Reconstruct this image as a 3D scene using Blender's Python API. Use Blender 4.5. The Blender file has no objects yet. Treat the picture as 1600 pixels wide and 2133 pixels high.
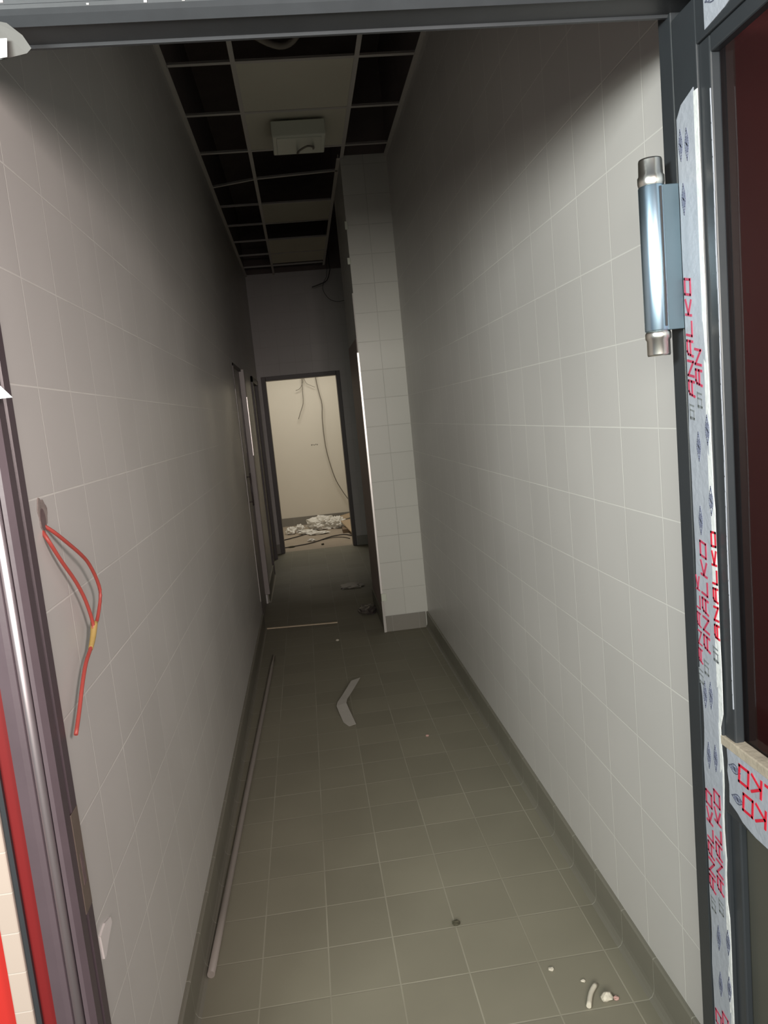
import bpy, bmesh, math, random
from mathutils import Vector, Matrix, noise
random.seed(7)
scene = bpy.context.scene
COL = scene.collection

# ------------------------------------------------------------------ camera
cam_d = bpy.data.cameras.new('camera')
cam = bpy.data.objects.new('camera', cam_d)
COL.objects.link(cam)
RIGHT = Vector((0.9895898, -0.1073304, -0.0958760))
DOWN = Vector((-0.1085596, -0.1193464, -0.9868998))
FWD = Vector((0.0944819, 0.9870343, -0.1297557))
m3 = Matrix((RIGHT, -DOWN, -FWD)).transposed()
cam.matrix_world = Matrix.Translation((0, 0, 1.6096)) @ m3.to_4x4()
cam_d.sensor_fit = 'HORIZONTAL'
cam_d.sensor_width = 36.0
cam_d.lens = 36.0 * 1570.08 / 1600.0
cam_d.clip_start = 0.02
cam_d.clip_end = 100
scene.camera = cam

# ------------------------------------------------------------------ world, lights, exposure
world = bpy.data.worlds.new('world')
scene.world = world
world.use_nodes = True
bg = world.node_tree.nodes['Background']
bg.inputs[0].default_value = (0.52, 0.62, 0.80, 1)
bg.inputs[1].default_value = 0.15


def area(name, loc, target, sx, sy, power, color, spread=180):
    d = bpy.data.lights.new(name, 'AREA')
    d.shape = 'RECTANGLE'
    d.size, d.size_y, d.energy, d.color = sx, sy, power, color
    d.spread = math.radians(spread)
    o = bpy.data.objects.new(name, d)
    COL.objects.link(o)
    o.location = loc
    o.rotation_euler = (Vector(target) - Vector(loc)).to_track_quat('-Z', 'Y').to_euler()
    return o


# daylight from the glass shop front behind the photographer, added fills for the near walls, and the lamp of the far room
area('shop_window_light', (-1.15, -2.4, 1.98), (-0.6, 3.0, 1.6), 1.5, .95, 88, (0.97, 1.0, 0.88), 150)
area('window_veil_light_right', (.30, -2.4, 1.98), (-0.1, 3.0, 1.6), .9, .95, 50, (1.0, 0.87, 0.81), 150)  # pink tint added to imitate the lens-flare veil over the left wall
area('added_fill_right_wall', (-1.20, -.20, 2.25), (.775, 1.6, 1.65), .6, .4, 31, (0.96, 1.0, 0.97), 120)  # added fill, brightens the near right wall
area('added_fill_left_wall', (.76, -.30, 2.05), (-.483, 2.1, 1.55), .4, .5, 18, (1.0, 0.86, 0.81), 120)  # added fill for the near left wall, pinkish like the veil
area('far_room_light', (0.1, 10.35, 2.86), (0.1, 10.8, 0), 1.0, 0.6, 23, (1.0, 0.95, 0.86))

vs = scene.view_settings
vs.view_transform = 'Standard'
vs.look = 'None'
vs.exposure = 0.0
vs.gamma = 1.0
vs.use_curve_mapping = False


# ------------------------------------------------------------------ materials
def mat(name, col, rough=0.6, metal=0.0, spec=0.5, var=0.0, scale=6.0, bump=0.0, bscale=60.0, col2=None):
    m = bpy.data.materials.new(name)
    m.use_nodes = True
    nt = m.node_tree
    b = nt.nodes['Principled BSDF']
    b.inputs['Base Color'].default_value = (*col, 1)
    b.inputs['Roughness'].default_value = rough
    b.inputs['Metallic'].default_value = metal
    b.inputs['Specular IOR Level'].default_value = spec
    tc = nt.nodes.new('ShaderNodeTexCoord')
    if var > 0:
        n = nt.nodes.new('ShaderNodeTexNoise')
        n.inputs['Scale'].default_value = scale
        n.inputs['Detail'].default_value = 5
        nt.links.new(tc.outputs['Object'], n.inputs['Vector'])
        r = nt.nodes.new('ShaderNodeMix')
        r.data_type = 'RGBA'
        c2 = col2 or tuple(c * (1 - var) for c in col)
        r.inputs['A'].default_value = (*c2, 1)
        r.inputs['B'].default_value = (*tuple(min(1, c * (1 + var * 0.4)) for c in col), 1)
        nt.links.new(n.outputs['Fac'], r.inputs['Factor'])
        nt.links.new(r.outputs['Result'], b.inputs['Base Color'])
    if bump > 0:
        n2 = nt.nodes.new('ShaderNodeTexNoise')
        n2.inputs['Scale'].default_value = bscale
        n2.inputs['Detail'].default_value = 4
        nt.links.new(tc.outputs['Object'], n2.inputs['Vector'])
        bp = nt.nodes.new('ShaderNodeBump')
        bp.inputs['Strength'].default_value = bump
        bp.inputs['Distance'].default_value = 0.004
        nt.links.new(n2.outputs['Fac'], bp.inputs['Height'])
        nt.links.new(bp.outputs['Normal'], b.inputs['Normal'])
    return m


def tile_mat(name, axes, offs, size, tile, joint, jw=0.0022, rough=0.4, var=0.06, spec=0.5,
             joint2=True, smear=0.0, nscale=1.6, tone=0.04, jfade=0.0):
    """square tiles on two world axes; size (a,b)"""
    m = bpy.data.materials.new(name)
    m.use_nodes = True
    nt = m.node_tree
    L = nt.links.new
    b = nt.nodes['Principled BSDF']
    tc = nt.nodes.new('ShaderNodeTexCoord')
    sp = nt.nodes.new('ShaderNodeSeparateXYZ')
    L(tc.outputs['Object'], sp.inputs[0])

    def math_(op, a, bb=None):
        n = nt.nodes.new('ShaderNodeMath')
        n.operation = op
        for i, v in enumerate((a, bb)):
            if v is None:
                continue
            if isinstance(v, (int, float)):
                n.inputs[i].default_value = v
            else:
                L(v, n.inputs[i])
        return n.outputs[0]
    ds, cells = [], []
    for ax, of, sz in zip(axes, offs, size):
        u = math_('DIVIDE', math_('SUBTRACT', sp.outputs[ax], of), sz)
        cells.append(math_('FLOOR', u))
        fr = math_('FRACT', u)
        d = math_('MULTIPLY', math_('MINIMUM', fr, math_('SUBTRACT', 1.0, fr)), sz)
        ds.append(d)
    dmin = math_('MINIMUM', ds[0], ds[1])
    mask = nt.nodes.new('ShaderNodeMapRange')
    mask.interpolation_type = 'SMOOTHSTEP'
    L(dmin, mask.inputs['Value'])
    mask.inputs['From Min'].default_value = jw * 0.35
    mask.inputs['From Max'].default_value = jw * 0.75
    mask.inputs['To Min'].default_value = 1
    mask.inputs['To Max'].default_value = 0
    # tone per tile
    wn = nt.nodes.new('ShaderNodeTexWhiteNoise')
    wn.noise_dimensions = '2D'
    cb = nt.nodes.new('ShaderNodeCombineXYZ')
    L(cells[0], cb.inputs[0])
    L(cells[1], cb.inputs[1])
    L(cb.outputs[0], wn.inputs['Vector'])
    ns = nt.nodes.new('ShaderNodeTexNoise')
    ns.inputs['Scale'].default_value = nscale
    ns.inputs['Detail'].default_value = 6
    L(tc.outputs['Object'], ns.inputs['Vector'])
    fac = math_('ADD', math_('MULTIPLY', wn.outputs['Value'], tone), math_('MULTIPLY', ns.outputs['Fac'], var * 2))
    fac = math_('ADD', fac, 1.0 - tone * 0.5 - var)
    cm = nt.nodes.new('ShaderNodeVectorMath')
    cm.operation = 'SCALE'
    cm.inputs[0].default_value = tile
    L(fac, cm.inputs['Scale'])
    mx = nt.nodes.new('ShaderNodeMix')
    mx.data_type = 'RGBA'
    L(cm.outputs[0], mx.inputs['A'])
    mx.inputs['B'].default_value = (*joint, 1)
    if jfade > 0:
        n3 = nt.nodes.new('ShaderNodeTexNoise')
        n3.inputs['Scale'].default_value = 3.0
        n3.inputs['Detail'].default_value = 3
        L(tc.outputs['Object'], n3.inputs['Vector'])
        mr = nt.nodes.new('ShaderNodeMapRange')
        L(n3.outputs['Fac'], mr.inputs['Value'])
        mr.inputs['From Min'].default_value = 0.35
        mr.inputs['From Max'].default_value = 0.65
        mr.inputs['To Min'].default_value = 1 - jfade
        L(math_('MULTIPLY', mask.outputs['Result'], mr.outputs['Result']), mx.inputs['Factor'])
    else:
        L(mask.outputs['Result'], mx.inputs['Factor'])
    out = mx.outputs['Result']
    L(out, b.inputs['Base Color'])
    rr = math_('ADD', math_('MULTIPLY', ns.outputs['Fac'], 0.25), rough - 0.12)
    L(rr, b.inputs['Roughness'])
    b.inputs['Specular IOR Level'].default_value = spec
    bp = nt.nodes.new('ShaderNodeBump')
    bp.inputs['Strength'].default_value = 0.35
    bp.inputs['Distance'].default_value = 0.0015
    bp.invert = True
    L(mask.outputs['Result'], bp.inputs['Height'])
    L(bp.outputs['Normal'], b.inputs['Normal'])
    return m


M = {}
WT = (0.56, 0.545, 0.525)
WJ = (0.75, 0.74, 0.70)
M['tile_right'] = tile_mat('wall_tile_right', (1, 2), (1.595, 1.5187), (.2, .2), WT, WJ, jw=.0030, rough=.36, jfade=.45)
M['tile_left'] = tile_mat('wall_tile_left', (1, 2), (1.690, 1.5187), (.2, .2), WT, WJ, jw=.0030, rough=.36, jfade=.6)
M['tile_pier'] = tile_mat('wall_tile_pier', (0, 2), (0.61, 1.5187), (.2, .2), (0.56, 0.56, 0.52), (.40, .40, .37), jw=.004, rough=.4, jfade=.5)
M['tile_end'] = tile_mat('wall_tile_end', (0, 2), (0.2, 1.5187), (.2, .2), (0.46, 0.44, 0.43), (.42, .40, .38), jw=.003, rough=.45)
M['tile_floor'] = tile_mat('floor_tile', (0, 1), (0.304, 1.950), (.2, .2), (0.225, 0.212, 0.160), (.33, .315, .25), jw=.0040,
                           rough=.62, var=.16, tone=.12, nscale=2.4, jfade=.75, spec=.35)
M['shop_floor'] = mat('low_bounce_shop_floor', (0.07, 0.068, 0.065), .7, var=.2, scale=3)  # unseen floor, kept dark so less light bounces up to the ceiling
M['skirting'] = tile_mat('skirting_tile', (1, 0), (1.950, 50.0), (.2, 200.0), (0.190, 0.180, 0.145), (.30, .29, .24), jw=.003, rough=.5, tone=.06)
M['skirting_x'] = tile_mat('skirting_tile_cross', (0, 1), (0.104, 50.0), (.2, 200.0), (0.225, 0.212, 0.185), (.3, .29, .26), jw=.003, rough=.5, tone=.06)
M['plaster'] = mat('cream_plaster', (0.72, 0.68, 0.59), .8, var=.06, scale=2, bump=.1)
M['far_floor'] = mat('dusty_beige_screed', (0.44, 0.37, 0.29), .9, var=.22, scale=3.5, bump=.25)
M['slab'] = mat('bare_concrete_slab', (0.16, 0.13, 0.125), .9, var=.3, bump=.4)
M['grid'] = mat('grey_grid_metal', (0.50, 0.48, 0.45), .45, var=.05)
M['board'] = mat('ceiling_board', (0.62, 0.60, 0.50), .85, var=.08, scale=3, bump=.15, bscale=150)
M['plastic_white'] = mat('white_plastic', (0.60, 0.63, 0.54), .4, var=.04)
M['alu'] = mat('slate_aluminium', (0.031, 0.036, 0.041), .38, spec=.6, var=.15, scale=14, bump=.05)
M['alu_soft'] = mat('slate_aluminium_face', (0.042, 0.047, 0.052), .45, spec=.6, var=.25, scale=20, bump=.05)
M['bead'] = mat('highlight_bead', (0.50, 0.44, 0.46), .36, metal=.85, var=.1)  # bright metal puts the highlight line of the jamb bevel into colour
M['alu_jamb'] = mat('veil_tinted_aluminium', (0.085, 0.062, 0.072), .42, spec=.6, var=.2, scale=14, bump=.05)  # same frame aluminium, lightened and tinted for the pinkish light veil
M['film_dark'] = mat('dark_grey_film', (0.06, 0.06, 0.055), .6, var=.15, scale=30)  # much darker grey than the film on the door
M['hinge_plate'] = mat('blue_grey_steel', (0.085, 0.13, 0.16), .45, metal=.5, var=.1, scale=30)
M['rubber'] = mat('black_gasket', (0.02, 0.02, 0.022), .5, var=.2)
M['red'] = mat('red_panel', (0.50, 0.030, 0.024), .4, var=.08, scale=1.5)
M['deep_red'] = mat('deep_red_strip', (0.17, 0.012, 0.013), .4, var=.15, scale=3)
M['brown_edge'] = mat('dark_brown_edge', (0.065, 0.045, 0.042), .5, var=.2, scale=4)
M['dark_red'] = mat('maroon_paint', (0.072, 0.016, 0.017), .45, var=.15, scale=2)
M['white_strip'] = tile_mat('white_strip', (2, 0), (0.03, 50.0), (.075, 200.0), (0.44, 0.37, 0.32), (.50, .45, .40), jw=.002, rough=.4)
M['film'] = mat('milky_film', (0.36, 0.39, 0.44), .38, var=.10, scale=30, bump=.35, bscale=70)
M['film_white'] = mat('white_film_fold', (0.70, 0.73, 0.73), .35, var=.1, scale=40, bump=.4, bscale=90)
M['ink_fold'] = mat('bright_red_ink', (0.62, 0.015, 0.040), .5, var=.1, scale=60)
M['ink_red'] = mat('red_ink', (0.46, 0.050, 0.100), .5, var=.15, scale=60)
M['ink_grey'] = mat('grey_ink', (0.20, 0.22, 0.23), .5, var=.2, scale=60)
M['ink_blue'] = mat('blue_ink', (0.17, 0.19, 0.27), .5, var=.3, scale=60)
M['chrome'] = mat('sky_tinted_steel', (0.56, 0.76, 0.92), .30, metal=1.0, var=.05, scale=30)  # blue of the sky reflection mixed into the steel colour
M['chrome_cap'] = mat('polished_steel', (0.84, 0.83, 0.76), .28, metal=1.0, var=.05)
M['wood_dust'] = mat('dusty_bead', (0.42, 0.37, 0.29), .8, var=.3, scale=40, bump=.5)
M['panel_dark'] = mat('dark_lower_panel', (0.075, 0.075, 0.062), .35, var=.2, scale=5)
M['wire_red'] = mat('red_wire', (0.40, 0.065, 0.052), .45, var=.1, scale=40)
M['tape'] = mat('yellow_tape', (0.42, 0.29, 0.09), .5, var=.2, scale=60)
M['wire_dark'] = mat('dark_cable', (0.03, 0.025, 0.025), .5, var=.2)
M['wire_grey'] = mat('grey_cable', (0.20, 0.18, 0.15), .5, var=.2)
M['mortar'] = mat('hole_mortar', (0.30, 0.25, 0.23), .95, var=.5, scale=70, bump=.8)
M['hole'] = mat('hole_dark', (0.16, 0.11, 0.11), .9, var=.4, scale=80)
M['pvc'] = mat('grey_pvc', (0.28, 0.25, 0.225), .4, var=.08)
M['paper'] = mat('pale_paper', (0.46, 0.44, 0.40), .8, var=.12, scale=20, bump=.2)
M['batten'] = mat('raw_batten', (0.55, 0.46, 0.33), .8, var=.3, scale=20)
M['crumb_dark'] = mat('dark_crumb', (0.07, 0.065, 0.04), .9, var=.4)
M['crumb_light'] = mat('pale_crumb', (0.62, 0.58, 0.48), .8, var=.2)
M['crumb_pink'] = mat('pink_crumb', (0.55, 0.34, 0.30), .8, var=.2)
M['frame_brown'] = mat('dark_frame', (0.075, 0.062, 0.060), .45, var=.2)
M['door_grey'] = mat('grey_door', (0.30, 0.27, 0.26), .4, var=.08)
M['steel_trim'] = mat('bright_steel_trim', (0.86, 0.82, 0.80), .3, metal=.6, var=.05)
M['bag'] = mat('white_bag', (0.86, 0.84, 0.78), .55, var=.1, scale=15, bump=.4, bscale=30)
M['card'] = mat('brown_cardboard', (0.50, 0.38, 0.25), .85, var=.12, scale=8)
M['wood'] = mat('brown_offcut', (0.24, 0.17, 0.11), .8, var=.3, scale=12)
M['strike'] = mat('brown_strike_metal', (0.20, 0.155, 0.13), .5, metal=.3, var=.2, scale=30)
M['red_brown'] = mat('red_brown_side', (0.33, 0.25, 0.235), .5, var=.1)
M['flake'] = mat('white_flake', (0.74, 0.70, 0.68), .6, var=.1)

# tinted glass: really see-through, dark
g = bpy.data.materials.new('tinted_glass')
g.use_nodes = True
nt = g.node_tree
for n in list(nt.nodes):
    nt.nodes.remove(n)
o_ = nt.nodes.new('ShaderNodeOutputMaterial')
mx_ = nt.nodes.new('ShaderNodeMixShader')
tr_ = nt.nodes.new('ShaderNodeBsdfTransparent')
gl_ = nt.nodes.new('ShaderNodeBsdfGlossy')
fr_ = nt.nodes.new('ShaderNodeFresnel')
tr_.inputs[0].default_value = (0.62, 0.58, 0.57, 1)
gl_.inputs['Color'].default_value = (0.5, 0.5, 0.5, 1)
gl_.inputs['Roughness'].default_value = 0.06
fr_.inputs['IOR'].default_value = 1.45
geo_ = nt.nodes.new('ShaderNodeNewGeometry')      # no mirror on the inner side of the pane's back face
inv_ = nt.nodes.new('ShaderNodeMath')
inv_.operation = 'SUBTRACT'
inv_.inputs[0].default_value = 1.0
mul_ = nt.nodes.new('ShaderNodeMath')
mul_.operation = 'MULTIPLY'
nt.links.new(geo_.outputs['Backfacing'], inv_.inputs[1])
nt.links.new(fr_.outputs[0], mul_.inputs[0])
nt.links.new(inv_.outputs[0], mul_.inputs[1])
nt.links.new(mul_.outputs[0], mx_.inputs[0])
nt.links.new(tr_.outputs[0], mx_.inputs[1])
nt.links.new(gl_.outputs[0], mx_.inputs[2])
nt.links.new(mx_.outputs[0], o_.inputs[0])
M['glass'] = g


# ------------------------------------------------------------------ builders
def tag(o, label=None, cat=None, group=None, kind=None):
    if label:
        o['label'] = label
    if cat:
        o['category'] = cat
    if group:
        o['group'] = group
    if kind:
        o['kind'] = kind
    return o


def empty(name, loc=(0, 0, 0)):
    o = bpy.data.objects.new(name, None)
    o.empty_display_size = 0.05
    COL.objects.link(o)
    o.location = loc
    return o


class MB:
    def __init__(self):
        self.bm = bmesh.new()

    def box(self, x0, x1, y0, y1, z0, z1):
        r = bmesh.ops.create_cube(self.bm, size=1)
        for v in r['verts']:
            v.co = Vector(((x0 + x1) / 2 + v.co.x * (x1 - x0), (y0 + y1) / 2 + v.co.y * (y1 - y0), (z0 + z1) / 2 + v.co.z * (z1 - z0)))
        return self

    def prism(self, pts, vec):
        """closed polygon pts (3D) extruded along vec"""
        vec = Vector(vec)
        a = [self.bm.verts.new(p) for p in pts]
        b = [self.bm.verts.new(Vector(p) + vec) for p in pts]
        n = len(a)
        self.bm.faces.new(a[::-1])
        self.bm.faces.new(b)
        for i in range(n):
            self.bm.faces.new((a[i], a[(i + 1) % n], b[(i + 1) % n], b[i]))
        return self

    def tube(self, pts, r, seg=10, smooth=3):
        pts = [Vector(p) for p in pts]
        if smooth > 1 and len(pts) > 2:
            q = []
            for i in range(len(pts) - 1):
                p0 = pts[max(i - 1, 0)]
                p1, p2 = pts[i], pts[i + 1]
                p3 = pts[min(i + 2, len(pts) - 1)]
                for k in range(smooth):
                    t = k / smooth
                    q.append(0.5 * ((2 * p1) + (-p0 + p2) * t + (2 * p0 - 5 * p1 + 4 * p2 - p3) * t * t + (-p0 + 3 * p1 - 3 * p2 + p3) * t ** 3))
            q.append(pts[-1])
            pts = q
        rings = []
        up = Vector((0.31, 0.22, 0.92)).normalized()
        for i, p in enumerate(pts):
            t = (pts[min(i + 1, len(pts) - 1)] - pts[max(i - 1, 0)]).normalized()
            a = t.cross(up)
            if a.length < 1e-3:
                a = t.cross(Vector((1, 0, 0)))
            a.normalize()
            b = t.cross(a)
            rr = r(i / (len(pts) - 1)) if callable(r) else r
            rings.append([self.bm.verts.new(p + (a * math.cos(2 * math.pi * k / seg) + b * math.sin(2 * math.pi * k / seg)) * rr) for k in range(seg)])
        for i in range(len(rings) - 1):
            for k in range(seg):
                f = self.bm.faces.new((rings[i][k], rings[i][(k + 1) % seg], rings[i + 1][(k + 1) % seg], rings[i + 1][k]))
                f.smooth = True
        self.bm.faces.new(rings[0][::-1])
        self.bm.faces.new(rings[-1])
        return self

    def lathe(self, prof, x, y, seg=40):
        """vertical lathe: prof list of (r,z)"""
        rings = [[self.bm.verts.new((x + r * math.cos(2 * math.pi * k / seg), y + r * math.sin(2 * math.pi * k / seg), z)) for k in range(seg)] for r, z in prof]
        for i in range(len(rings) - 1):
            for k in range(seg):
                f = self.bm.faces.new((rings[i][k], rings[i][(k + 1) % seg], rings[i + 1][(k + 1) % seg], rings[i + 1][k]))
                f.smooth = True
        self.bm.faces.new(rings[0][::-1])
        self.bm.faces.new(rings[-1])
        return self

    def lump(self, c, s, seed=0, amp=.35, freq=2.2, sub=3):
        r = bmesh.ops.create_icosphere(self.bm, subdivisions=sub, radius=1)
        off = Vector((seed * 3.7, seed * 1.3, seed * 2.1))
        for v in r['verts']:
            d = v.co.normalized()
            k = 1 + amp * noise.noise(d * freq + off) + amp * .5 * noise.noise(d * freq * 3 + off)
            v.co = Vector((c[0] + d.x * s[0] * k, c[1] + d.y * s[1] * k, max(c[2] + d.z * s[2] * k, c[2] - s[2] * .8)))
        return self

    def build(self, name, m, parent=None, bevel=0.0):
        bmesh.ops.recalc_face_normals(self.bm, faces=self.bm.faces)
        me = bpy.data.meshes.new(name)
        self.bm.to_mesh(me)
        self.bm.free()
        me.materials.append(m)
        o = bpy.data.objects.new(name, me)
        COL.objects.link(o)
        if parent is not None:
            o.parent = parent
            o.matrix_parent_inverse = Matrix.Translation(-parent.location)
        if bevel:
            bv = o.modifiers.new('bevel', 'BEVEL')
            bv.width = bevel
            bv.segments = 2
            bv.limit_method = 'ANGLE'
        return o


def struct(o, label, cat):
    return tag(o, label, cat, kind='structure')


XL, XR, H = -0.483, 0.775, 3.36
YD, YP, YE = 1.34, 5.43, 9.35      # doorway, pier, end wall
SLAB = 4.05

# ------------------------------------------------------------------ setting: floor, walls, ceiling
struct(MB().box(-3.0, 3.2, 1.30, YE + .07, -.10, 0).build('floor', M['tile_floor']),
       'dusty grey-brown square floor tiles running down the corridor', 'floor')

struct(MB().box(-3.0, 3.2, -3.2, 1.30, -.10, -.001).build('floor_shop', M['shop_floor']), 'unseen shop floor in front of the doorway, darkened to cut bounced light', 'floor')

struct(MB().box(-1.74, 1.94, YE + .07, 11.92, -.10, 0).build('floor_far', M['far_floor']), 'dusty beige floor of the lit far room', 'floor')

w = MB()
T = .14
TOP = H + .02
w.box(XL - T, XL, YD, 5.95, 0, TOP)
w.box(XL - T, XL, 5.95, 6.78, 2.10, TOP)
w.box(XL - T, XL, 6.78, 8.05, 0, TOP)
w.box(XL - T, XL, 8.05, 9.05, 2.12, TOP)
w.box(XL - T, XL, 9.05, YE, 0, TOP)
struct(w.build('wall_left', M['tile_left']), 'pale grey tiled wall on the left side of the corridor', 'wall')
struct(MB().box(XR, XR + T, YD + .03, YP, 0, TOP).build('wall_right', M['tile_right']),
       'pale grey tiled wall on the right side of the corridor', 'wall')
p = MB()
p.box(.452, 1.35, YP, 6.38, 0, TOP)
struct(p.build('wall_pier', M['tile_pier']), 'projecting white tiled pier standing out from the right wall', 'wall')
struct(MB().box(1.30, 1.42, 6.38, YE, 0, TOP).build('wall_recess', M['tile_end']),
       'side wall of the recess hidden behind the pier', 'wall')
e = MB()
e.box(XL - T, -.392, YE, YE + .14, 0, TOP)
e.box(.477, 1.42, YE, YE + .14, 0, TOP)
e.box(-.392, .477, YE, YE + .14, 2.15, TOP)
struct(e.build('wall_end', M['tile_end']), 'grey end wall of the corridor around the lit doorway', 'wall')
fb = MB()
fb.box(-1.6, 1.8, 11.78, 11.92, 0, 3.1)
struct(fb.build('wall_back', M['plaster']), 'cream wall of the lit room beyond the far doorway', 'wall')
struct(MB().box(-1.74, -1.60, YE + .14, 11.92, 0, 3.1).build('wall_far_left', M['plaster']), 'left side wall of the lit far room', 'wall')
struct(MB().box(1.80, 1.94, YE + .14, 11.92, 0, 3.1).build('wall_far_right', M['plaster']), 'right side wall of the lit far room', 'wall')
fe = MB()
fe.box(-1.6, -.392, YE + .141, YE + .16, 0, 3.1)
fe.box(.477, 1.8, YE + .141, YE + .16, 0, 3.1)
fe.box(-.392, .477, YE + .141, YE + .16, 2.15, 3.1)
struct(fe.build('wall_far_front', M['plaster']), 'inner face of the far room wall around its doorway', 'wall')
struct(MB().box(-1.74, 1.94, YE + .14, 11.92, 3.1, 3.2).build('ceiling_far', M['plaster']), 'ceiling of the lit far room', 'ceiling')

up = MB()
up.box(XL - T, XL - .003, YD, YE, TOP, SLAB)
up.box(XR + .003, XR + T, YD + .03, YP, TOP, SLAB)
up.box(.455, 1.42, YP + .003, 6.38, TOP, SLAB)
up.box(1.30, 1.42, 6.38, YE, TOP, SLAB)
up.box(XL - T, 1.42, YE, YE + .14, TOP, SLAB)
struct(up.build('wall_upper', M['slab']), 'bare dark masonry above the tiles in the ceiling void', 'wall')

# front wall around the entrance: red facade on the left
f = MB()
f.box(-3.0, -.614, 1.30, YD + .1, 0, SLAB)
struct(f.build('wall_front_left', M['red']), 'bright red facade panel at the left edge outside the doorway', 'wall')
f = MB()
f.box(.832, 3.2, 1.36, YD + .16, 0, SLAB)
f.box(-.614, .80, 1.30, YD + .1, 2.335, SLAB)
struct(f.build('wall_front_right', M['dark_red']), 'maroon facade behind the glass of the open door', 'wall')
struct(MB().box(.800, .832, 1.352, YD + .16, 0, SLAB).build('trim_6', M['brown_edge']), 'dark brown edge between the right jamb and the maroon facade', 'trim')

# skirting
def skirt(x_wall, side, y0, y1, name, label):
    s = MB()
    d = .012 * side
    hh = .118
    cov = .016 * side
    pts = [(x_wall, y0, 0), (x_wall + d + cov, y0, 0), (x_wall + d + cov * .45, y0, .006), (x_wall + d + cov * .1, y0, .018),
           (x_wall + d, y0, .032), (x_wall + d, y0, hh - .004), (x_wall + d * .6, y0, hh), (x_wall, y0, hh)]
    s.prism(pts, (0, y1 - y0, 0))
    struct(s.build(name, M['skirting']), label, 'skirting')


skirt(XL, 1, YD, 5.95, 'baseboard_left', 'grey tile skirting along the left wall behind the pipe')
skirt(XL, 1, 6.80, 8.03, 'baseboard_left_far', 'grey tile skirting on the left wall between the two far doors')
skirt(XR, -1, YD + .03, YP, 'baseboard_right', 'grey coved tile skirting along the right wall')
struct(MB().box(.452, XR - .02, YP - .012, YP, 0, .118).build('baseboard_pier', M['skirting_x'], bevel=.003), 'grey tile skirting across the front of the white pier', 'skirting')
struct(MB().box(.440, .452, YP, 6.38, 0, .118).build('baseboard_pier_side', M['skirting']), 'grey tile skirting along the dark side of the pier', 'skirting')
eb = MB()
eb.box(XL, -.44, YE - .012, YE, 0, .118)
eb.box(.525, 1.30, YE - .012, YE, 0, .118)
struct(eb.build('baseboard_end', M['skirting_x']), 'dark tile skirting either side of the far doorway', 'skirting')
struct(MB().box(-1.6, 1.8, 11.766, 11.78, 0, .128).build('baseboard_back', M['skirting_x']), 'grey tile skirting under the cream wall of the far room', 'skirting')

# suspended ceiling: slab and the bare grid
ceil = struct(empty('ceiling', (0, 5, H)), 'stripped suspended ceiling with bare grey grid and dark void above', 'ceiling')
MB().box(XL - T, 1.42, YD + .03, YE + .14, SLAB, SLAB + .1).build('slab', M['slab'], ceil)
a = MB()
a.box(XL, XL + .024, YD + .1, YE, H, H + .003).box(XL, XL + .003, YD + .1, YE, H - .004, H + .025)
a.build('wall_angle', M['grid'], ceil)
a = MB()
a.box(XR - .024, XR, YD + .1, YP, H, H + .003).box(XR - .003, XR, YD + .1, YP, H - .004, H + .025)
a.build('wall_angle', M['grid'], ceil)
RX = (-.145, .462)


def tee_y(x, y0, y1, name):
    a = MB()
    a.box(x - .012, x + .012, y0, y1, H, H + .003).box(x - .002, x + .002, y0, y1, H + .002, H + .026)
    a.build(name, M['grid'], ceil)


tee_y(RX[0], YD + .1, YE, 'main_runner')
tee_y(RX[1], YD + .1, 5.42, 'main_runner')
tee_y(.440, 5.42, 9.0, 'main_runner')


def tee_x(x0, x1, y, skew=0.0, sag=0.0, wdt=.012):
    a = MB()
    y1 = y + skew
    a.prism([(x0, y - wdt, H), (x0, y + wdt, H), (x0, y + wdt, H + .003), (x0, y - wdt, H + .003)], (x1 - x0, skew, -sag))
    a.prism([(x0, y - .002, H + .002), (x0, y + .002, H + .002), (x0, y + .002, H + .016), (x0, y - .002, H + .016)], (x1 - x0, skew, -sag))
    a.build('cross_tee', M['grid'], ceil)


ys = [1.52 + .61 * k for k in range(13)]
for y in ys:
    if abs(y - 5.79) < .1:
        tee_x(XL + .02, RX[0] - .012, 5.88, -.12, 0)
        tee_x(RX[0] + .012, RX[1] - .015, 5.75, -.07, .0)
        continue
    tee_x(XL + .02, RX[0] - .012, y, 0, 0, .012 if y < 6 else .006)
    tee_x(RX[0] + .012, (RX[1] if y < 5.4 else .44) - .012, y, 0, 0, .012 if y < 6.5 else .008)
    if y < 5.4:
        tee_x(RX[1] + .012, XR - .02, y)
# lay-in boards
for (y0, y1, lab) in ((3.97, 4.56, 'pale ceiling board nearest the doorway, in the middle bay'),
                      (4.58, 5.17, 'pale ceiling board directly above the white hanging box'),
                      (6.41, 6.99, 'short ceiling board between two dark gaps, beyond the hanging box'),
                      (7.63, 8.21, 'ceiling board second from the far end wall'),
                      (8.24, 8.72, 'ceiling board nearest the far end wall')):
    x1 = RX[1] if y0 < 5 else .440
    tag(MB().box(RX[0] + .004, x1 - .004, y0, y1, H + .0032, H + .015).build('ceiling_tile', M['board'], bevel=.002), lab, 'ceiling tile', 'ceiling boards left in the grid')

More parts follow.
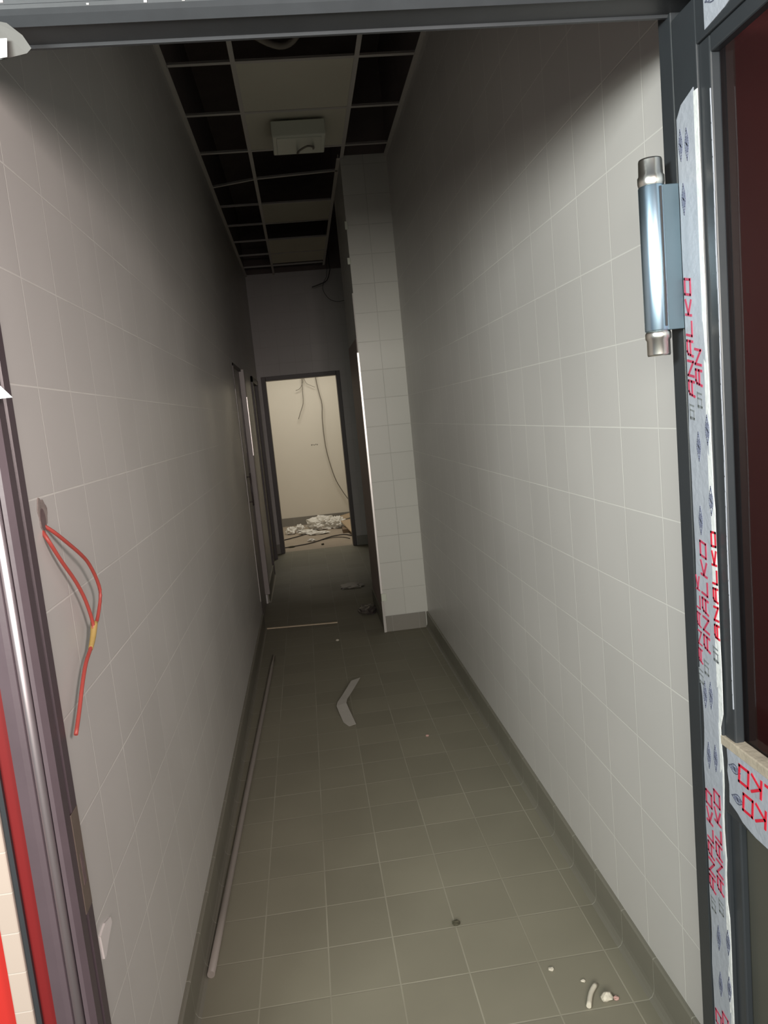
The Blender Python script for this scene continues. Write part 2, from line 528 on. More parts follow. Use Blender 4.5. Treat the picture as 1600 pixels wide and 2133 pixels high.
# hanging box with its cable
bx = tag(empty('junction_box', (.163, 4.815, 3.255)), 'white plastic box with a loose cable hung under the ceiling board', 'box')
MB().box(.005, .32, 4.66, 4.97, 3.255, 3.345).build('housing', M['plastic_white'], bx, bevel=.006)
MB().box(.03, .295, 4.685, 4.945, 3.250, 3.256).build('cover_plate', M['plastic_white'], bx, bevel=.002)
MB().box(.12, .20, 4.76, 4.86, 3.345, H + .003).build('mounting_block', M['plastic_white'], bx)
MB().tube([(.16, 4.93, 3.252), (.15, 4.86, 3.225), (.165, 4.78, 3.215), (.21, 4.75, 3.225), (.245, 4.80, 3.235), (.25, 4.88, 3.252)], .006).build('cable', M['wire_grey'], bx)
tag(MB().tube([(-.20, 3.72, 3.50), (-.06, 3.78, 3.42), (.03, 3.86, 3.40), (.11, 3.90, 3.40), (.18, 3.86, 3.43), (.26, 3.72, 3.52), (.3, 3.6, 4.03)], .016).build('flexible_conduit', M['wire_grey']),
    'drooping grey conduit in the dark void over the nearest ceiling gap', 'conduit')
hw = tag(empty('loose_cables', (.45, 8.9, 3.36)), 'black loose wires dangling from the grid before the end wall', 'cable')
MB().tube([(.46, 8.9, 4.04), (.50, 8.9, 3.36), (.50, 8.9, 3.28), (.455, 8.9, 3.17), (.36, 8.9, 3.13), (.279, 8.9, 3.108)], .0055).build('cable', M['wire_dark'], hw)
MB().tube([(.48, 8.92, 4.04), (.47, 8.9, 3.30), (.42, 8.9, 3.16), (.398, 8.9, 3.08), (.43, 8.9, 3.0), (.482, 8.9, 2.947), (.56, 8.9, 2.925), (.647, 8.9, 2.934)], .003).build('cable', M['wire_dark'], hw)

# ------------------------------------------------------------------ the entrance frame
trim1 = struct(empty('trim_1', (0, 1.30, 0)), 'dark slate aluminium frame around the near doorway', 'door frame')
HB = 2.23
j = MB()
sec = [(-.545, 1.34), (-.545, 1.270), (-.526, 1.266), (-.516, 1.266), (-.512, 1.272), (-.497, 1.272), (-.494, 1.266), (-.487, 1.266), (-.478, 1.275), (-.478, 1.300), (-.484, 1.303), (-.484, 1.31), (-.478, 1.313), (-.478, 1.34)]
j.prism([(x, y, 0) for x, y in sec], (0, 0, HB + .1))
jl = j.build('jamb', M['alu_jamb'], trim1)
MB().tube([(-.5045, 1.268, .0), (-.5045, 1.268, HB)], .0082, seg=20).build('bead', M['bead'], trim1)
MB().box(.700, .800, 1.326, 1.37, 0, HB + .1).build('jamb', M['alu'], trim1, bevel=.002)
hd = MB()
sec = [(1.34, HB + .006), (1.34, HB + .105), (1.262, HB + .105), (1.262, HB + .036), (1.256, HB + .032), (1.256, HB + .026), (1.262, HB + .020), (1.276, HB + .010), (1.281, HB + .012), (1.331, HB + .010), (1.334, HB + .006)]
hd.prism([(-.545, y, z) for y, z in sec], (1.345, 0, 0))
hd.build('header', M['alu_soft'], trim1)
# paint specks stuck on the header
sp = MB()
rs = random.Random(3)
for k in range(46):
    x = rs.uniform(-.40, .68)
    z = rs.choice([HB + .036 + rs.uniform(.002, .03)] * 3 + [HB + .028])
    y = 1.2615 if z > HB + .035 else 1.2555
    r = rs.uniform(.0007, .0016)
    sp.box(x - r * 1.6, x + r * 1.6, y - r * .5, y + r * .6, z - r, z + r)
tag(sp.build('paint_specks', M['flake'], trim1), 'pale paint specks', None, kind='stuff')
# strike plate
st = MB()
st.box(-.4785, -.4765, 1.300, 1.338, .775, .965)
stp = st.build('strike_plate', M['strike'], trim1, bevel=.001)
MB().box(-.4767, -.4757, 1.312, 1.326, .825, .885).build('latch_slot', M['hole'], stp)

struct(MB().box(-.573, -.546, 1.285, 1.34, 0, 2.335).build('trim_2', M['deep_red']), 'narrow deep red strip between the aluminium jamb and the white strip', 'trim')
struct(MB().box(-.582, -.573, 1.278, 1.34, 0, 2.335).build('trim_3', M['alu']), 'thin dark edge between the red and the white strip', 'trim')
struct(MB().box(-.614, -.582, 1.272, 1.34, 0, 2.335).build('trim_4', M['white_strip'], bevel=.003), 'white jointed strip at the edge of the red facade panel', 'trim')

# film scraps left on the frame
def ribbon(pts, widthvec, thick, name, m, parent=None):
    """a bent sheet: pts along the strip, widthvec across"""
    b = MB()
    w_ = Vector(widthvec)
    P = [Vector(q) for q in pts]
    top, bot = [], []
    for i, q in enumerate(P):
        t = (P[min(i + 1, len(P) - 1)] - P[max(i - 1, 0)]).normalized()
        n = t.cross(w_).normalized() * thick
        top.append((b.bm.verts.new(q - w_ / 2 + n), b.bm.verts.new(q + w_ / 2 + n)))
        bot.append((b.bm.verts.new(q - w_ / 2), b.bm.verts.new(q + w_ / 2)))
    for i in range(len(P) - 1):
        F = b.bm.faces.new
        F((top[i][0], top[i][1], top[i + 1][1], top[i + 1][0]))
        F((bot[i][1], bot[i][0], bot[i + 1][0], bot[i + 1][1]))
        F((top[i][0], top[i + 1][0], bot[i + 1][0], bot[i][0]))
        F((top[i + 1][1], top[i][1], bot[i][1], bot[i + 1][1]))
    F = b.bm.faces.new
    F((top[0][1], top[0][0], bot[0][0], bot[0][1]))
    F((top[-1][0], top[-1][1], bot[-1][1], bot[-1][0]))
    return b.build(name, m, parent)


fs = MB()
fs.prism([(-.40, 1.258, 2.245), (-.372, 1.258, 2.238), (-.353, 1.262, 2.222), (-.344, 1.266, 2.205), (-.352, 1.268, 2.199), (-.40, 1.268, 2.190)], (0, .0015, 0))
fs_o = fs.build('film_scrap', M['film_dark'])
tag(fs_o, 'torn pale film scrap hanging from the header at the top left corner', 'film scrap', 'film scraps on the door frame')
MB().prism([(-.395, 1.2562, 2.216), (-.3745, 1.2562, 2.216), (-.378, 1.2562, 2.190), (-.395, 1.2562, 2.188)], (0, .0012, 0)).build('white_fold', M['film_white'], fs_o)
fs = MB()
fs.prism([(-.52, 1.258, 1.745), (-.474, 1.258, 1.722), (-.448, 1.258, 1.690), (-.52, 1.258, 1.689)], (0, .0012, 0))
fs.box(-.494, -.488, 1.2592, 1.2665, 1.69, 1.715)
tag(fs.build('film_scrap', M['film_white']), 'white triangular film scrap stuck on the left jamb', 'film scrap', 'film scraps on the door frame')

# ------------------------------------------------------------------ the open door leaf
LX = .700
d1 = struct(empty('door_1', (LX, 1.32, 0)), 'dark aluminium glazed door standing open at the right with printed film on it', 'door')
MB().box(LX, LX + .05, 1.246, 1.322, .01, 2.225).build('hinge_stile', M['alu'], d1, bevel=.002)
MB().box(LX, LX + .05, .42, .50, .01, 2.225).build('latch_stile', M['alu'], d1, bevel=.002)
MB().box(LX, LX + .05, .50, 1.246, 2.152, 2.225).build('top_rail', M['alu'], d1, bevel=.002)
MB().box(LX, LX + .05, .50, 1.246, .82, .950).build('middle_rail', M['alu'], d1, bevel=.002)
MB().box(LX, LX + .05, .50, 1.246, .01, .13).build('bottom_rail', M['alu'], d1, bevel=.002)
b = MB()
b.box(LX + .004, LX + .022, 1.212, 1.246, .955, 2.152)
b.box(LX + .004, LX + .022, .50, 1.212, 2.125, 2.152)
b.box(LX + .008, LX + .022, 1.215, 1.246, .13, .82)
b.build('glazing_bead', M['alu'], d1, bevel=.003)
tag(MB().box(LX - .001, LX + .024, .50, 1.255, .948, .967).build('sill_bead', M['wood_dust'], d1, bevel=.002), 'dusty beige bead on top of the middle rail')
MB().box(LX + .024, LX + .030, .50, 1.246, .950, 2.152).build('glass_pane', M['glass'], d1)
MB().box(LX + .022, LX + .030, .50, 1.246, .13, .82).build('lower_panel', M['panel_dark'], d1)

# film with red printing
def wavy(z, s):
    return .0025 * math.sin(z * 17 + s) + .002 * math.sin(z * 41 + 2 * s)


fl = MB()
left, right = [], []
N = 60
for i in range(N + 1):
    z = .05 + (2.062 - .05) * i / N
    yl = 1.3165 + (wavy(z, 1) * .6 if z < 1.55 else 0) - (.004 if .9 < z < 1.05 else 0)
    yr = 1.258 + (.0 if z > 1.7 else -.004 + wavy(z, 3) * .7)
    left.append((LX - .0009 - .0006 * abs(math.sin(z * 23)), yl, z))
    right.append((LX - .0009 - .0006 * abs(math.sin(z * 19 + 1)), yr, z))
left.append((LX - .001, 1.300, 2.080))
right.append((LX - .001, 1.258, 2.092))
bm = fl.bm
grid = []
for l, r in zip(left, right):
    row = []
    for k in range(5):
        t = k / 4
        q = Vector(l).lerp(Vector(r), t)
        q.x -= .0008 * max(0, noise.noise(Vector((q.y * 60, q.z * 9, 3)))) * math.sin(math.pi * t)
        row.append(q)
    grid.append(row)
vt = [[bm.verts.new(q) for q in row] for row in grid]
vb = [[bm.verts.new(Vector((LX - .0001, q.y, q.z))) for q in row] for row in grid]
for i in range(len(grid) - 1):
    for k in range(4):
        bm.faces.new((vt[i][k], vt[i][k + 1], vt[i + 1][k + 1], vt[i + 1][k]))
        bm.faces.new((vb[i][k + 1], vb[i][k], vb[i + 1][k], vb[i + 1][k + 1]))
    bm.faces.new((vt[i][0], vt[i + 1][0], vb[i + 1][0], vb[i][0]))
    bm.faces.new((vt[i + 1][4], vt[i][4], vb[i][4], vb[i + 1][4]))
for k in range(4):
    bm.faces.new((vt[0][k + 1], vt[0][k], vb[0][k], vb[0][k + 1]))
    bm.faces.new((vt[-1][k], vt[-1][k + 1], vb[-1][k + 1], vb[-1][k]))
film = tag(fl.build('protective_film', M['film'], d1), 'milky protective film with red lettering down the stile')
# folded edge of the film turning into the rebate
fe_ = MB()
pts_l, pts_r = [], []
for i in range(71):
    z = .05 + (2.085 - .05) * i / 70
    gap = .62 < z < .70 or .93 < z < .99
    wd = .010 + .003 * noise.noise(Vector((z * 8, 0, 1))) + (.004 if 1.0 < z < 1.4 else 0)
    if gap:
        wd = .004
    if .7 <= z < .93:
        wd = .006 + .003 * math.sin(z * 30)
    pts_l.append((LX - .0014, 1.2580, z))
    pts_r.append((LX - .0012, 1.2560 - wd, z))
A = [fe_.bm.verts.new(q) for q in pts_l]
B_ = [fe_.bm.verts.new(q) for q in pts_r]
A2 = [fe_.bm.verts.new((LX - .0001, q[1], q[2])) for q in pts_l]
B2 = [fe_.bm.verts.new((LX + .0001, q[1], q[2])) for q in pts_r]
for i in range(70):
    F = fe_.bm.faces.new
    F((A[i], B_[i], B_[i + 1], A[i + 1]))
    F((B2[i], A2[i], A2[i + 1], B2[i + 1]))
    F((B_[i], B2[i], B2[i + 1], B_[i + 1]))
    F((A2[i], A[i], A[i + 1], A2[i + 1]))
tag(fe_.build('film_fold', M['film_white'], film), 'bright white folded edge of the film')
# thin pale line painting the film fold's reflection in the glass
fx = MB()
pr = None
for i in range(40):
    z0 = 1.03 + (2.07 - 1.03) * i / 40
    z1 = 1.03 + (2.07 - 1.03) * (i + 1) / 40
    wv = .0012 * math.sin(z0 * 25)
    fx.box(LX + .0026, LX + .0042, 1.2128 + wv * .5, 1.2142 + wv * .5 + (.0006 if i % 7 < 3 else 0), z0, z1 + .002)
tag(fx.build('fold_reflection', M['film'], film), 'thin white line of film along the glazing bead')

# ---- lettering
GLYPH = {
    'A': [[(0, 0), (.06, .82), (.2, 1), (.78, 1), (.78, 0)], [(.05, .42), (.78, .42)]],
    'N': [[(0, 0), (0, 1)], [(0, 1), (.78, 0)], [(.78, 0), (.78, 1)]],
    'L': [[(0, 1), (0, 0), (.74, 0)]],
    'K': [[(0, 0), (0, 1)], [(.76, 1), (.05, .5), (.78, 0)]],
    'O': [[(0, 0), (0, 1), (.8, 1), (.8, 0), (0, 0)]],
}


def stroke(mb, a, b, wd, fn, up):
    a, b = Vector(a), Vector(b)
    d = (b - a)
    if d.length < 1e-6:
        return
    d = d.normalized() * (wd / 2)
    n = Vector((-d.y, d.x))
    q = [a - d - n, b + d - n, b + d + n, a - d + n]
    v0 = [mb.bm.verts.new(fn(c.x, c.y, up)) for c in q]
    v1 = [mb.bm.verts.new(fn(c.x, c.y, up * .15)) for c in q]
    mb.bm.faces.new(v0)
    mb.bm.faces.new(v1[::-1])
    for i in range(4):
        mb.bm.faces.new((v0[i], v1[i], v1[(i + 1) % 4], v0[(i + 1) % 4]))


def lettering(mb, text, fn, pitch, ht, wd, shear=.22, up=.0012, clip=None):
    for i, ch in enumerate(text):
        for line in GLYPH[ch]:
            for p0, p1 in zip(line[:-1], line[1:]):
                q0 = (i * pitch + p0[0] * pitch * .92 + shear * p0[1] * ht, p0[1] * ht)
                q1 = (i * pitch + p1[0] * pitch * .92 + shear * p1[1] * ht, p1[1] * ht)
                stroke(mb, q0, q1, wd, fn, up)


def stile_fn(y0, z0, xoff=0.0):
    # advance goes up (+Z), letter tops point to the corridor (+Y)
    return lambda u, v, up: Vector((LX - .0012 - xoff - up, y0 + v, z0 + u))


lt = MB()
for (y0, z0, txt, ht, wd) in (
        (1.2925, 1.585, 'ANALKO', .0185, .0042), (1.2665, 1.603, 'AN', .0185, .0042),
        (1.3045, 1.085, 'ANALK', .011, .0028), (1.2765, 1.115, 'ANALKO', .0185, .0042),
        (1.2930, .622, 'ANALKO', .0185, .0042), (1.2640, .636, 'ANALKO', .0185, .0042),
        (1.2920, .150, 'ANALKO', .0185, .0042), (1.2660, .165, 'ANALKO', .0185, .0042)):
    lettering(lt, txt, stile_fn(y0, z0), .0355, ht, wd)
lt.build('lettering', M['ink_red'], film)
lt = MB()
lettering(lt, 'ANALKO', lambda u, v, up: Vector((LX - .0014 - up, 1.2425 + v, 1.150 + u)), .034, .0130, .0040, shear=0)
lt.build('lettering', M['ink_fold'], film)
# grey maker's marks under each word: slanted block with bars
mk = MB()


def mark(y0, z0, fn=None):
    fn = stile_fn(y0, z0)
    for k, (u0, wdt) in enumerate(((0, .010), (.014, .006), (.023, .005))):
        stroke(mk, (u0, .001), (u0 + .003, .013), .0045 if k == 0 else .0028, fn, .0010)
    stroke(mk, (.0, .013), (.028, .015), .0022, fn, .0010)
    stroke(mk, (.0, .001), (.012, .001), .0022, fn, .0010)


for y0, z0 in ((1.296, 1.545), (1.268, 1.565), (1.304, 1.045), (1.283, 1.068), (1.249, 1.105), (1.294, .580), (1.266, .592), (1.293, .11), (1.267, .12)):
    mark(y0, z0)
mk.build('maker_mark', M['ink_grey'], film)
# blue lens-shaped emblems
em = MB()


def emblem(mb, y0, z0, ln=.052, ht=.011, fn=None, up=.0009):
    fn = fn or stile_fn(y0, z0)
    n = 12
    for s in (1, -1):
        pts = [(ln * t / n, s * ht / 2 * math.sin(math.pi * t / n) ** 1.4) for t in range(n + 1)]
        for p0, p1 in zip(pts[:-1], pts[1:]):
            stroke(mb, p0, p1, .0016, fn, up)
    stroke(mb, (ln * .3, 0), (ln * .7, 0), ht * .42, fn, up)
    stroke(mb, (ln * .42, -ht * .3), (ln * .58, ht * .3), .0022, fn, up)


for y0, z0 in ((1.286, 1.470), (1.290, 1.335), (1.284, 1.985), (1.302, 1.90), (1.300, 1.000), (1.280, 1.005), (1.296, .880), (1.272, .885), (1.288, .505), (1.288, .405), (1.255, 1.500),
               (1.252, 1.375), (1.254, .52), (1.256, .42), (1.305, 1.99)):
    emblem(em, y0, z0)
em.build('emblem', M['ink_blue'], film)

# film on the middle rail, printed upside down
rf = MB()
prof = [(1.233, .949), (1.231, .925), (1.2335, .905), (1.229, .88), (1.230, .846), (1.205, .838), (1.190, .829), (1.165, .824), (1.150, .822), (.55, .824), (.55, .949)]
rf.prism([(LX - .0002, y, z) for y, z in prof], (-.0012, 0, 0))
rfilm = tag(rf.build('protective_film', M['film'], d1), 'milky film with upside-down red lettering on the middle rail')
lt = MB()
for (y0, z0, n) in ((1.107, .936, 3), (1.097, .887, 3)):
    for rep in range(3):
        yy = y0 - .26 * rep - .0
        fnr = lambda u, v, up, yy=yy, z0=z0: Vector((LX - .0014 - up, yy - .187 + u + .06, z0 - v))
        lettering(lt, 'ANALKO', fnr, .0370, .031, .0050, shear=.10)
lt.build('lettering', M['ink_fold'], rfilm)
em = MB()
for z0, y0 in ((.921, 1.190), (.866, 1.184)):
    emblem(em, 0, 0, .036, .017, lambda u, v, up, y0=y0, z0=z0: Vector((LX - .0014 - up, y0 + u, z0 + v)), .001)
em.build('emblem', M['ink_blue'], rfilm)
tf = MB()
tf.prism([(LX - .0002, y, z) for y, z in [(1.216, 2.160), (1.217, 2.215), (1.12, 2.215), (1.13, 2.172), (1.16, 2.165), (1.19, 2.162)]], (-.0012, 0, 0))
tfilm = tag(tf.build('protective_film', M['film'], d1), 'torn film remnant on the top rail')
em = MB()
emblem(em, 0, 0, .045, .018, lambda u, v, up: Vector((LX - .0014 - up, 1.165 + u, 2.198 + v)), .001)
em.build('emblem', M['ink_blue'], tfilm)

# hinge
hx, hy = .658, 1.338
hg = empty('hinge', (hx, hy, 1.84))
hg.parent = d1
hg.matrix_parent_inverse = Matrix.Translation(-d1.location)
tag(hg, 'bright steel barrel hinge')
R_ = .0225
mb = MB()
mb.lathe([(R_ - .001, 1.708), (R_, 1.710), (R_, 1.958), (R_ - .001, 1.960)], hx, hy)
mb.build('barrel', M['chrome'], hg)
# leaf plate curling off the barrel
MB().box(hx + .010, LX - .001, hy - .0200, hy - .0140, 1.708, 1.958).build('plate', M['hinge_plate'], hg, bevel=.001)
mb = MB()
mb.lathe([(R_ * .86, 1.955), (R_ * .97, 1.961), (R_ * 1.02, 1.966), (R_ * 1.02, 1.976), (R_ * .93, 1.979), (R_ * .90, 2.003), (R_ * .86, 2.006)], hx, hy)
mb.build('cap', M['chrome_cap'], hg)
mb = MB()
mb.lathe([(R_ * .86, 1.664), (R_ * .90, 1.667), (R_ * .90, 1.692), (R_ * 1.0, 1.695), (R_ * 1.0, 1.704), (R_ * .86, 1.711)], hx, hy)
mb.build('cap', M['chrome_cap'], hg)
mb = MB()
mb.box(hx + .004, hx + .0075, hy - R_ - .0012, hy - R_ + .004, 1.715, 1.955)
mb.build('seam', M['rubber'], hg)

# ------------------------------------------------------------------ doors further down on the left
d2 = struct(empty('door_2', (XL, 6.36, 0)), 'closed grey flush door recessed in the left wall, nearer of two', 'door')
MB().box(XL - .05, XL - .012, 5.965, 6.74, .005, 2.085).build('leaf', M['door_grey'], d2)
c = MB()
c.box(XL - .06, XL + .006, 5.95, 5.972, 0, 2.10)
c.box(XL - .06, XL + .006, 5.95, 6.78, 2.08, 2.10)
c.build('casing', M['frame_brown'], d2)
tag(MB().box(XL - .06, XL + .030, 6.70, 6.78, .10, 2.10).build('casing_post', M['door_grey'], d2, bevel=.004), 'grey far post of the casing')
tag(MB().box(XL + .027, XL + .033, 6.694, 6.71, 1.35, 1.86).build('edge_trim', M['steel_trim'], d2), 'bright strip painting the glint on the post edge')  # short bright strip stands in for a highlight on the casing
hd2 = MB()
hd2.tube([(XL + .028, 6.06, .98), (XL + .028, 6.06, 1.24)], .007)
hd2.tube([(XL - .013, 6.06, 1.01), (XL + .028, 6.06, 1.01)], .005)
hd2.tube([(XL - .013, 6.06, 1.21), (XL + .028, 6.06, 1.21)], .005)
tag(hd2.build('pull_handle', M['frame_brown'], d2), 'dark slim pull handle')
tag(MB().box(XL, XL + .004, 5.944, 5.950, .22, 1.9).build('edge_trim', M['grid'], d2), 'thin grey corner bead')
d3 = struct(empty('door_3', (XL, 8.55, 0)), 'dark framed opening in the left wall beside the end wall', 'door')
c = MB()
c.box(XL - .13, XL + .018, 8.05, 8.12, 0, 2.12)
c.box(XL - .13, XL + .018, 8.98, 9.05, 0, 2.12)
c.box(XL - .13, XL + .018, 8.05, 9.05, 2.06, 2.12)
c.build('frame', M['frame_brown'], d3)
MB().box(XL - .06, XL - .02, 8.12, 8.98, .005, 2.06).build('leaf', M['frame_brown'], d3)

# far doorway frame
d4 = struct(empty('door_4', (.04, YE, 0)), 'dark frame of the open doorway into the lit far room', 'door frame')
MB().box(-.438, -.386, YE - .018, YE + .16, 0, 2.175).build('jamb', M['frame_brown'], d4, bevel=.003)
MB().box(.470, .518, YE - .018, YE + .16, 0, 2.175).build('jamb', M['frame_brown'], d4, bevel=.003)
MB().box(-.386, .470, YE - .018, YE + .16, 2.125, 2.175).build('header', M['frame_brown'], d4, bevel=.003)

# pier corner profile and leftover spacers
tr = struct(empty('trim_5', (.45, YP, 0)), 'bright steel corner profile up the left edge of the white pier', 'trim')
MB().box(.436, .452, YP - .004, YP + .02, .29, 2.05).build('profile', M['steel_trim'], tr, bevel=.002)
MB().box(.438, .476, YP - .008, YP, .235, .29).build('lower_cap', M['plastic_white'], tr, bevel=.002)
MB().box(.436, .454, YP - .013, YP + .01, 0, .235).build('foot', M['grid'], tr)
MB().box(.444, .452, YP - .002, YP + .012, 2.05, 2.46).build('upper_profile', M['grid'], tr)
MB().box(.447, .4515, YP + .1, 6.36, 0.13, 2.16).build('side_lining', M['red_brown'], tr)
for (z0, z1, x0, lab) in ((2.655, 2.70, .434, 'small white spacer block on the pier edge, lower of the pair'), (2.89, 2.945, .440, 'small white spacer block on the pier edge, upper of the pair')):
    tag(MB().box(x0, x0 + .022, YP - .012, YP, z0, z1).build('spacer_block', M['plastic_white'], bevel=.003), lab, 'spacer', 'spacers on the pier edge')

# ------------------------------------------------------------------ red wires on the left wall
hl = MB()
n = 28
ring0, ring1 = [], []
for k in range(n):
    aa = 2 * math.pi * k / n
    rr = 1 + .12 * math.sin(3 * aa + 1) + .08 * math.sin(7 * aa)
    ring0.append((XL + .0006, 1.409 + .022 * rr * math.cos(aa), 1.488 + .030 * rr * math.sin(aa)))
hl.prism(ring0, (.0012, 0, 0))
wall_hole = tag(hl.build('cable_outlet', M['mortar']), 'small ragged hole in the left wall where the red wires come out', 'cable outlet')
hl = MB()
hl.prism([(XL + .0015, 1.404 + .013 * math.cos(2 * math.pi * k / 18), 1.479 + .020 * math.sin(2 * math.pi * k / 18)) for k in range(18)], (.0012, 0, 0))
hl.build('hole', M['hole'], wall_hole)

wires = tag(empty('red_wire_pair', (XL, 1.40, 1.47)), 'red electrical wires looping from the wall hole, joined with yellow tape', 'wire')
MB().tube([(-.488, 1.409, 1.471), (-.472, 1.421, 1.453), (-.462, 1.460, 1.424), (-.456, 1.508, 1.393), (-.455, 1.547, 1.366), (-.455, 1.585, 1.324),
           (-.457, 1.599, 1.290), (-.460, 1.571, 1.253), (-.462, 1.552, 1.240)], .0036).build('wire', M['wire_red'], wires)
MB().tube([(-.488, 1.405, 1.463), (-.474, 1.396, 1.439), (-.468, 1.428, 1.396), (-.464, 1.479, 1.345), (-.462, 1.514, 1.298), (-.462, 1.537, 1.250), (-.463, 1.536, 1.236)], .0036).build('wire', M['wire_red'], wires)
MB().tube([(-.464, 1.514, 1.208), (-.465, 1.500, 1.200), (-.466, 1.470, 1.186), (-.466, 1.434, 1.159), (-.466, 1.394, 1.121), (-.466, 1.356, 1.089)], .0038).build('wire', M['wire_red'], wires)
MB().tube([(-.462, 1.547, 1.247), (-.463, 1.530, 1.223), (-.465, 1.507, 1.202)], lambda t: .0075 - .0030 * t).build('tape_joint', M['tape'], wires)

fk = MB()
fk.prism([(XL, 1.358, .690), (XL, 1.392, .694), (XL, 1.428, .682), (XL, 1.432, .668), (XL, 1.400, .655), (XL, 1.372, .640), (XL, 1.362, .642)], (.004, .0, .0))
tag(fk.build('wall_flake', M['flake']), 'small white flake stuck low on the left wall beside the door jamb', 'flake')

# ------------------------------------------------------------------ things lying on the corridor floor
tag(MB().tube([(-.446, 2.10, .0125), (-.420, 3.2, .0125), (-.392, 4.3, .0125), (-.372, 5.14, .0125)], .0115, seg=16).build('conduit_pipe', M['pvc']),
    'long pale grey plastic pipe lying on the floor along the left skirting', 'pipe')
pp = [(.150, 4.345, .055), (.120, 4.265, .046), (.085, 4.18, .034), (.055, 4.11, .026), (.046, 4.06, .022), (.056, 3.98, .014), (.070, 3.88, .006), (.080, 3.80, .001)]
tag(ribbon(pp, (.056, .0, .012), .0012, 'paper_strip', M['paper']), 'pale bent strip of paper lying in the middle of the corridor floor', 'paper strip')
bt = MB()
bt.prism([(-.455, 5.905, .001), (-.455, 5.923, .001), (-.455, 5.923, .009), (-.455, 5.905, .009)], (.560, -.08, .002))
tag(bt.build('batten', M['batten']), 'thin pale wooden batten lying across the dark floor before the pier', 'batten')
tag(MB().tube([(.628, 1.822, .0085), (.604, 1.795, .008), (.583, 1.755, .0075)], .0065, seg=14).build('pipe_offcut', M['crumb_light']),
    'short pale pipe offcut on the floor at the bottom right', 'offcut')
tag(MB().lump((.640, 1.772, .010), (.016, .013, .012), 2, .3, 1.6, 2).build('plaster_chip', M['crumb_light']), 'white plaster chip beside the pipe offcut', 'chip', 'chips on the corridor floor')
for (x, y, s, m, sd, lab) in ((.308, 2.160, .013, 'crumb_dark', 4, 'dark leaf-like crumb on the floor tiles at a joint crossing'),
                              (.081, 5.354, .012, 'crumb_light', 5, 'pale crumb on the dark floor in front of the batten'),
                              (.446, 3.546, .009, 'crumb_pink', 6, 'pinkish chip on a floor joint right of the paper strip'),
                              (.531, 1.909, .008, 'crumb_light', 7, 'small white chip on the floor left of the pipe offcut'),
                              (.603, 1.848, .006, 'crumb_light', 8, 'tiny white chip just behind the pipe offcut'),
                              (.665, 1.77, .008, 'crumb_pink', 9, 'brownish chip right of the white plaster chip'),
                              (.575, 1.655, .012, 'crumb_dark', 11, 'dark crumb at the bottom edge below the pipe offcut')):
    tag(MB().lump((x, y, s * .45), (s, s * .8, s * .55), sd, .5, 2.0, 2).build('floor_chip', M[m]), lab, 'chip', 'chips on the corridor floor')
dm = MB()
dm.lump((.372, 6.10, .014), (.075, .16, .018), 12, .35, 1.8, 3)  # dark lump put where a shadow smudges the floor
tag(dm.build('shadow_lump', M['frame_brown']), 'dark flat lump standing for the shadow smudge at the foot of the pier', 'painted shadow')
sc_ = MB()
sc_.lump((.30, 7.08, .008), (.11, .12, .010), 14, .4, 2.4, 3)
tag(sc_.build('debris_scrap', M['wire_grey']), 'flat grey scrap on the floor between the shadow smudge and the far doorway', 'scrap')

# ------------------------------------------------------------------ far room rubbish and wires
bagp = tag(empty('plastic_bag', (.18, 11.15, 0)), 'big crumpled white plastic bag on the far room floor by the skirting', 'bag')
MB().lump((.13, 11.14, .085), (.20, .20, .105), 21, .5, 2.6, 4).build('bag_body', M['bag'], bagp)
MB().lump((.34, 11.10, .07), (.12, .16, .085), 22, .5, 3.0, 4).build('bag_neck', M['bag'], bagp)
for (x, y, sx, sy, sz, sd, lab) in ((-.335, 10.95, .075, .10, .055, 31, 'crumpled white paper on the far room floor, leftmost'),
                                    (-.20, 11.05, .06, .08, .06, 32, 'crumpled white paper standing up between the leftmost paper and the bag'),
                                    (-.09, 10.80, .12, .08, .030, 33, 'torn white sheet lying flat in front of the bag'),
                                    (.06, 10.62, .13, .07, .022, 34, 'pale torn sheet nearest the doorway in front of the bag'),
                                    (-.05, 10.06, .045, .04, .018, 35, 'small white paper scrap in the middle of the far room floor')):
    tag(MB().lump((x, y, sz * .8), (sx, sy, sz), sd, .65, 3.2, 3).build('paper_scrap', M['bag']), lab, 'paper scrap', 'paper scraps in the far room')
cb = MB()
cb.prism([(.40, 10.95, .10), (.56, 9.72, .004), (.80, 9.75, .004), (.72, 11.0, .12)], (.004, 0, .012))
tag(cb.build('cardboard_sheet', M['card']), 'tan cardboard sheet at the right side of the far doorway', 'cardboard', 'cardboard in the far room')
cb = MB()
cb.prism([(.05, 11.68, .002), (.10, 11.40, .002), (.62, 11.36, .10), (.60, 11.70, .11)], (0, .006, .012))
tag(cb.build('cardboard_sheet', M['card']), 'tan cardboard flap behind the white bag against the skirting', 'cardboard', 'cardboard in the far room')
tag(MB().box(.40, .50, 10.45, 10.72, 0, .055).build('wood_offcut', M['wood'], bevel=.003), 'brown wood offcut between the white bag and the cardboard sheet', 'offcut')
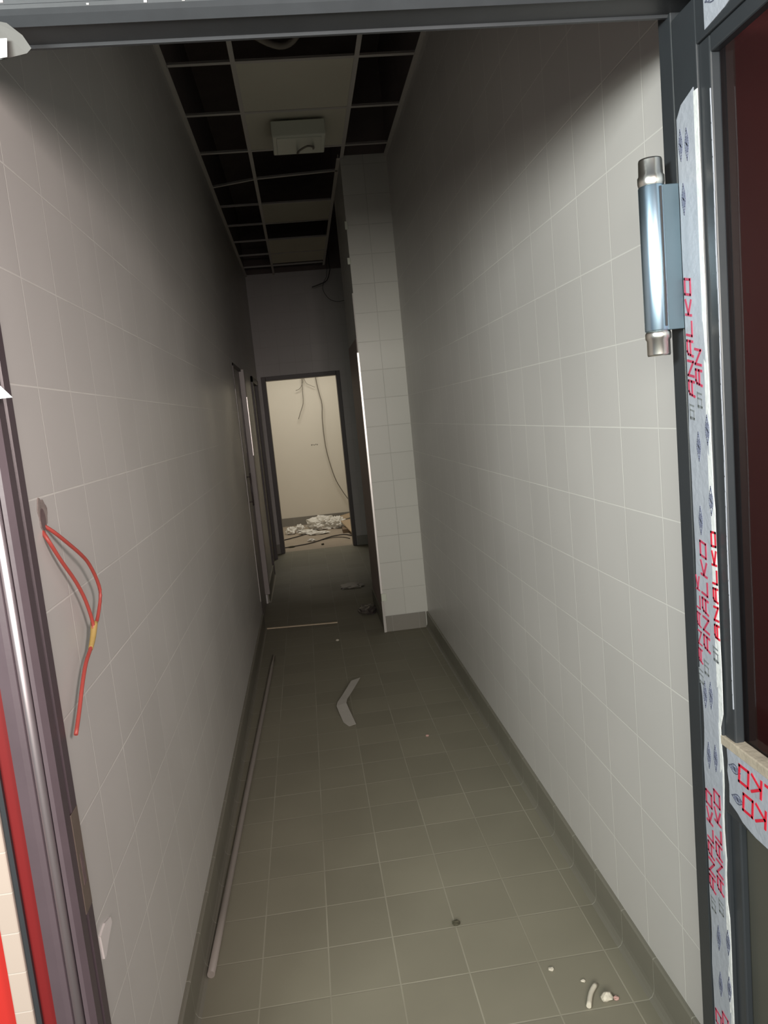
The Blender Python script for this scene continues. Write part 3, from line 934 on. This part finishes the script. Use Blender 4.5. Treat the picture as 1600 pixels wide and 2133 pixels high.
for (pts, r, lab) in (([(-.42, 10.38, .008), (-.25, 10.52, .012), (-.12, 10.70, .010), (.02, 10.76, .012)], .007, 'dark cable across the far room floor, rearmost'),
                      ([(-.42, 9.72, .008), (-.30, 9.74, .010), (-.10, 9.82, .010), (.05, 9.98, .010), (.22, 10.20, .012), (.40, 10.28, .010), (.50, 10.12, .008)], .007, 'dark cable across the far room floor, nearest the doorway'),
                      ([(.10, 10.05, .006), (.25, 10.12, .010), (.38, 10.06, .008), (.46, 9.90, .006)], .005, 'thin cable curl on the far room floor by the cardboard')):
    tag(MB().tube(pts, r).build('floor_cable', M['wire_dark']), lab, 'cable', 'cables on the far room floor')
tag(MB().lump((-.31, 9.72, .010), (.045, .02, .012), 41, .4, 2, 2).build('floor_chip', M['crumb_dark']), 'dark crumb just inside the far doorway at the left', 'chip', 'chips in the far room')
tag(MB().lump((.09, 9.66, .010), (.02, .018, .012), 42, .4, 2, 2).build('floor_chip', M['crumb_dark']), 'dark crumb just inside the far doorway in the middle', 'chip', 'chips in the far room')

tag(MB().tube([(.285, 11.70, 3.09), (.277, 11.70, 2.5), (.277, 11.70, 2.216), (.305, 11.70, 1.995), (.330, 11.70, 1.83), (.302 + .01, 11.70, 1.629), (.310, 11.70, 1.35), (.325, 11.70, 1.11), (.37, 11.70, .85), (.422, 11.70, .651), (.50, 11.70, .48), (.559, 11.70, .372), (.66, 11.70, .20), (.70, 11.60, .02)], .007).build('hanging_cable', M['wire_grey']),
    'long grey cable hanging down the cream wall of the far room, at the right', 'cable', 'cables hanging in the far room')
cw = tag(empty('cable_bunch', (.03, 11.70, 3.09)), 'short bunch of thin cables hanging at the top of the cream wall, at the left', 'cable', 'cables hanging in the far room')
MB().tube([(.06, 11.70, 3.09), (.058, 11.70, 2.5), (.062, 11.70, 2.20), (.055, 11.70, 2.02), (.045, 11.70, 1.87), (-.01, 11.70, 1.74), (-.05, 11.70, 1.641)], .005).build('cable', M['wire_grey'], cw)
MB().tube([(.09, 11.71, 3.09), (.085, 11.71, 2.4), (.075, 11.71, 2.20), (.02, 11.71, 2.10), (-.045, 11.71, 2.076)], .004).build('cable', M['wire_grey'], cw)
MB().tube([(.085, 11.71, 2.30), (.12, 11.71, 2.18), (.19, 11.71, 2.13), (.25, 11.71, 2.10)], .003).build('cable', M['wire_grey'], cw)
sm = MB()
for k in range(5):
    sm.box(.10 + k * .022, .113 + k * .022, 11.7785, 11.7805, 1.215 + .006 * (k % 2), 1.238 - .004 * (k % 3))
tag(sm.build('wall_marks', M['wire_grey']), 'faint grey scrawl on the cream wall of the far room', 'mark')
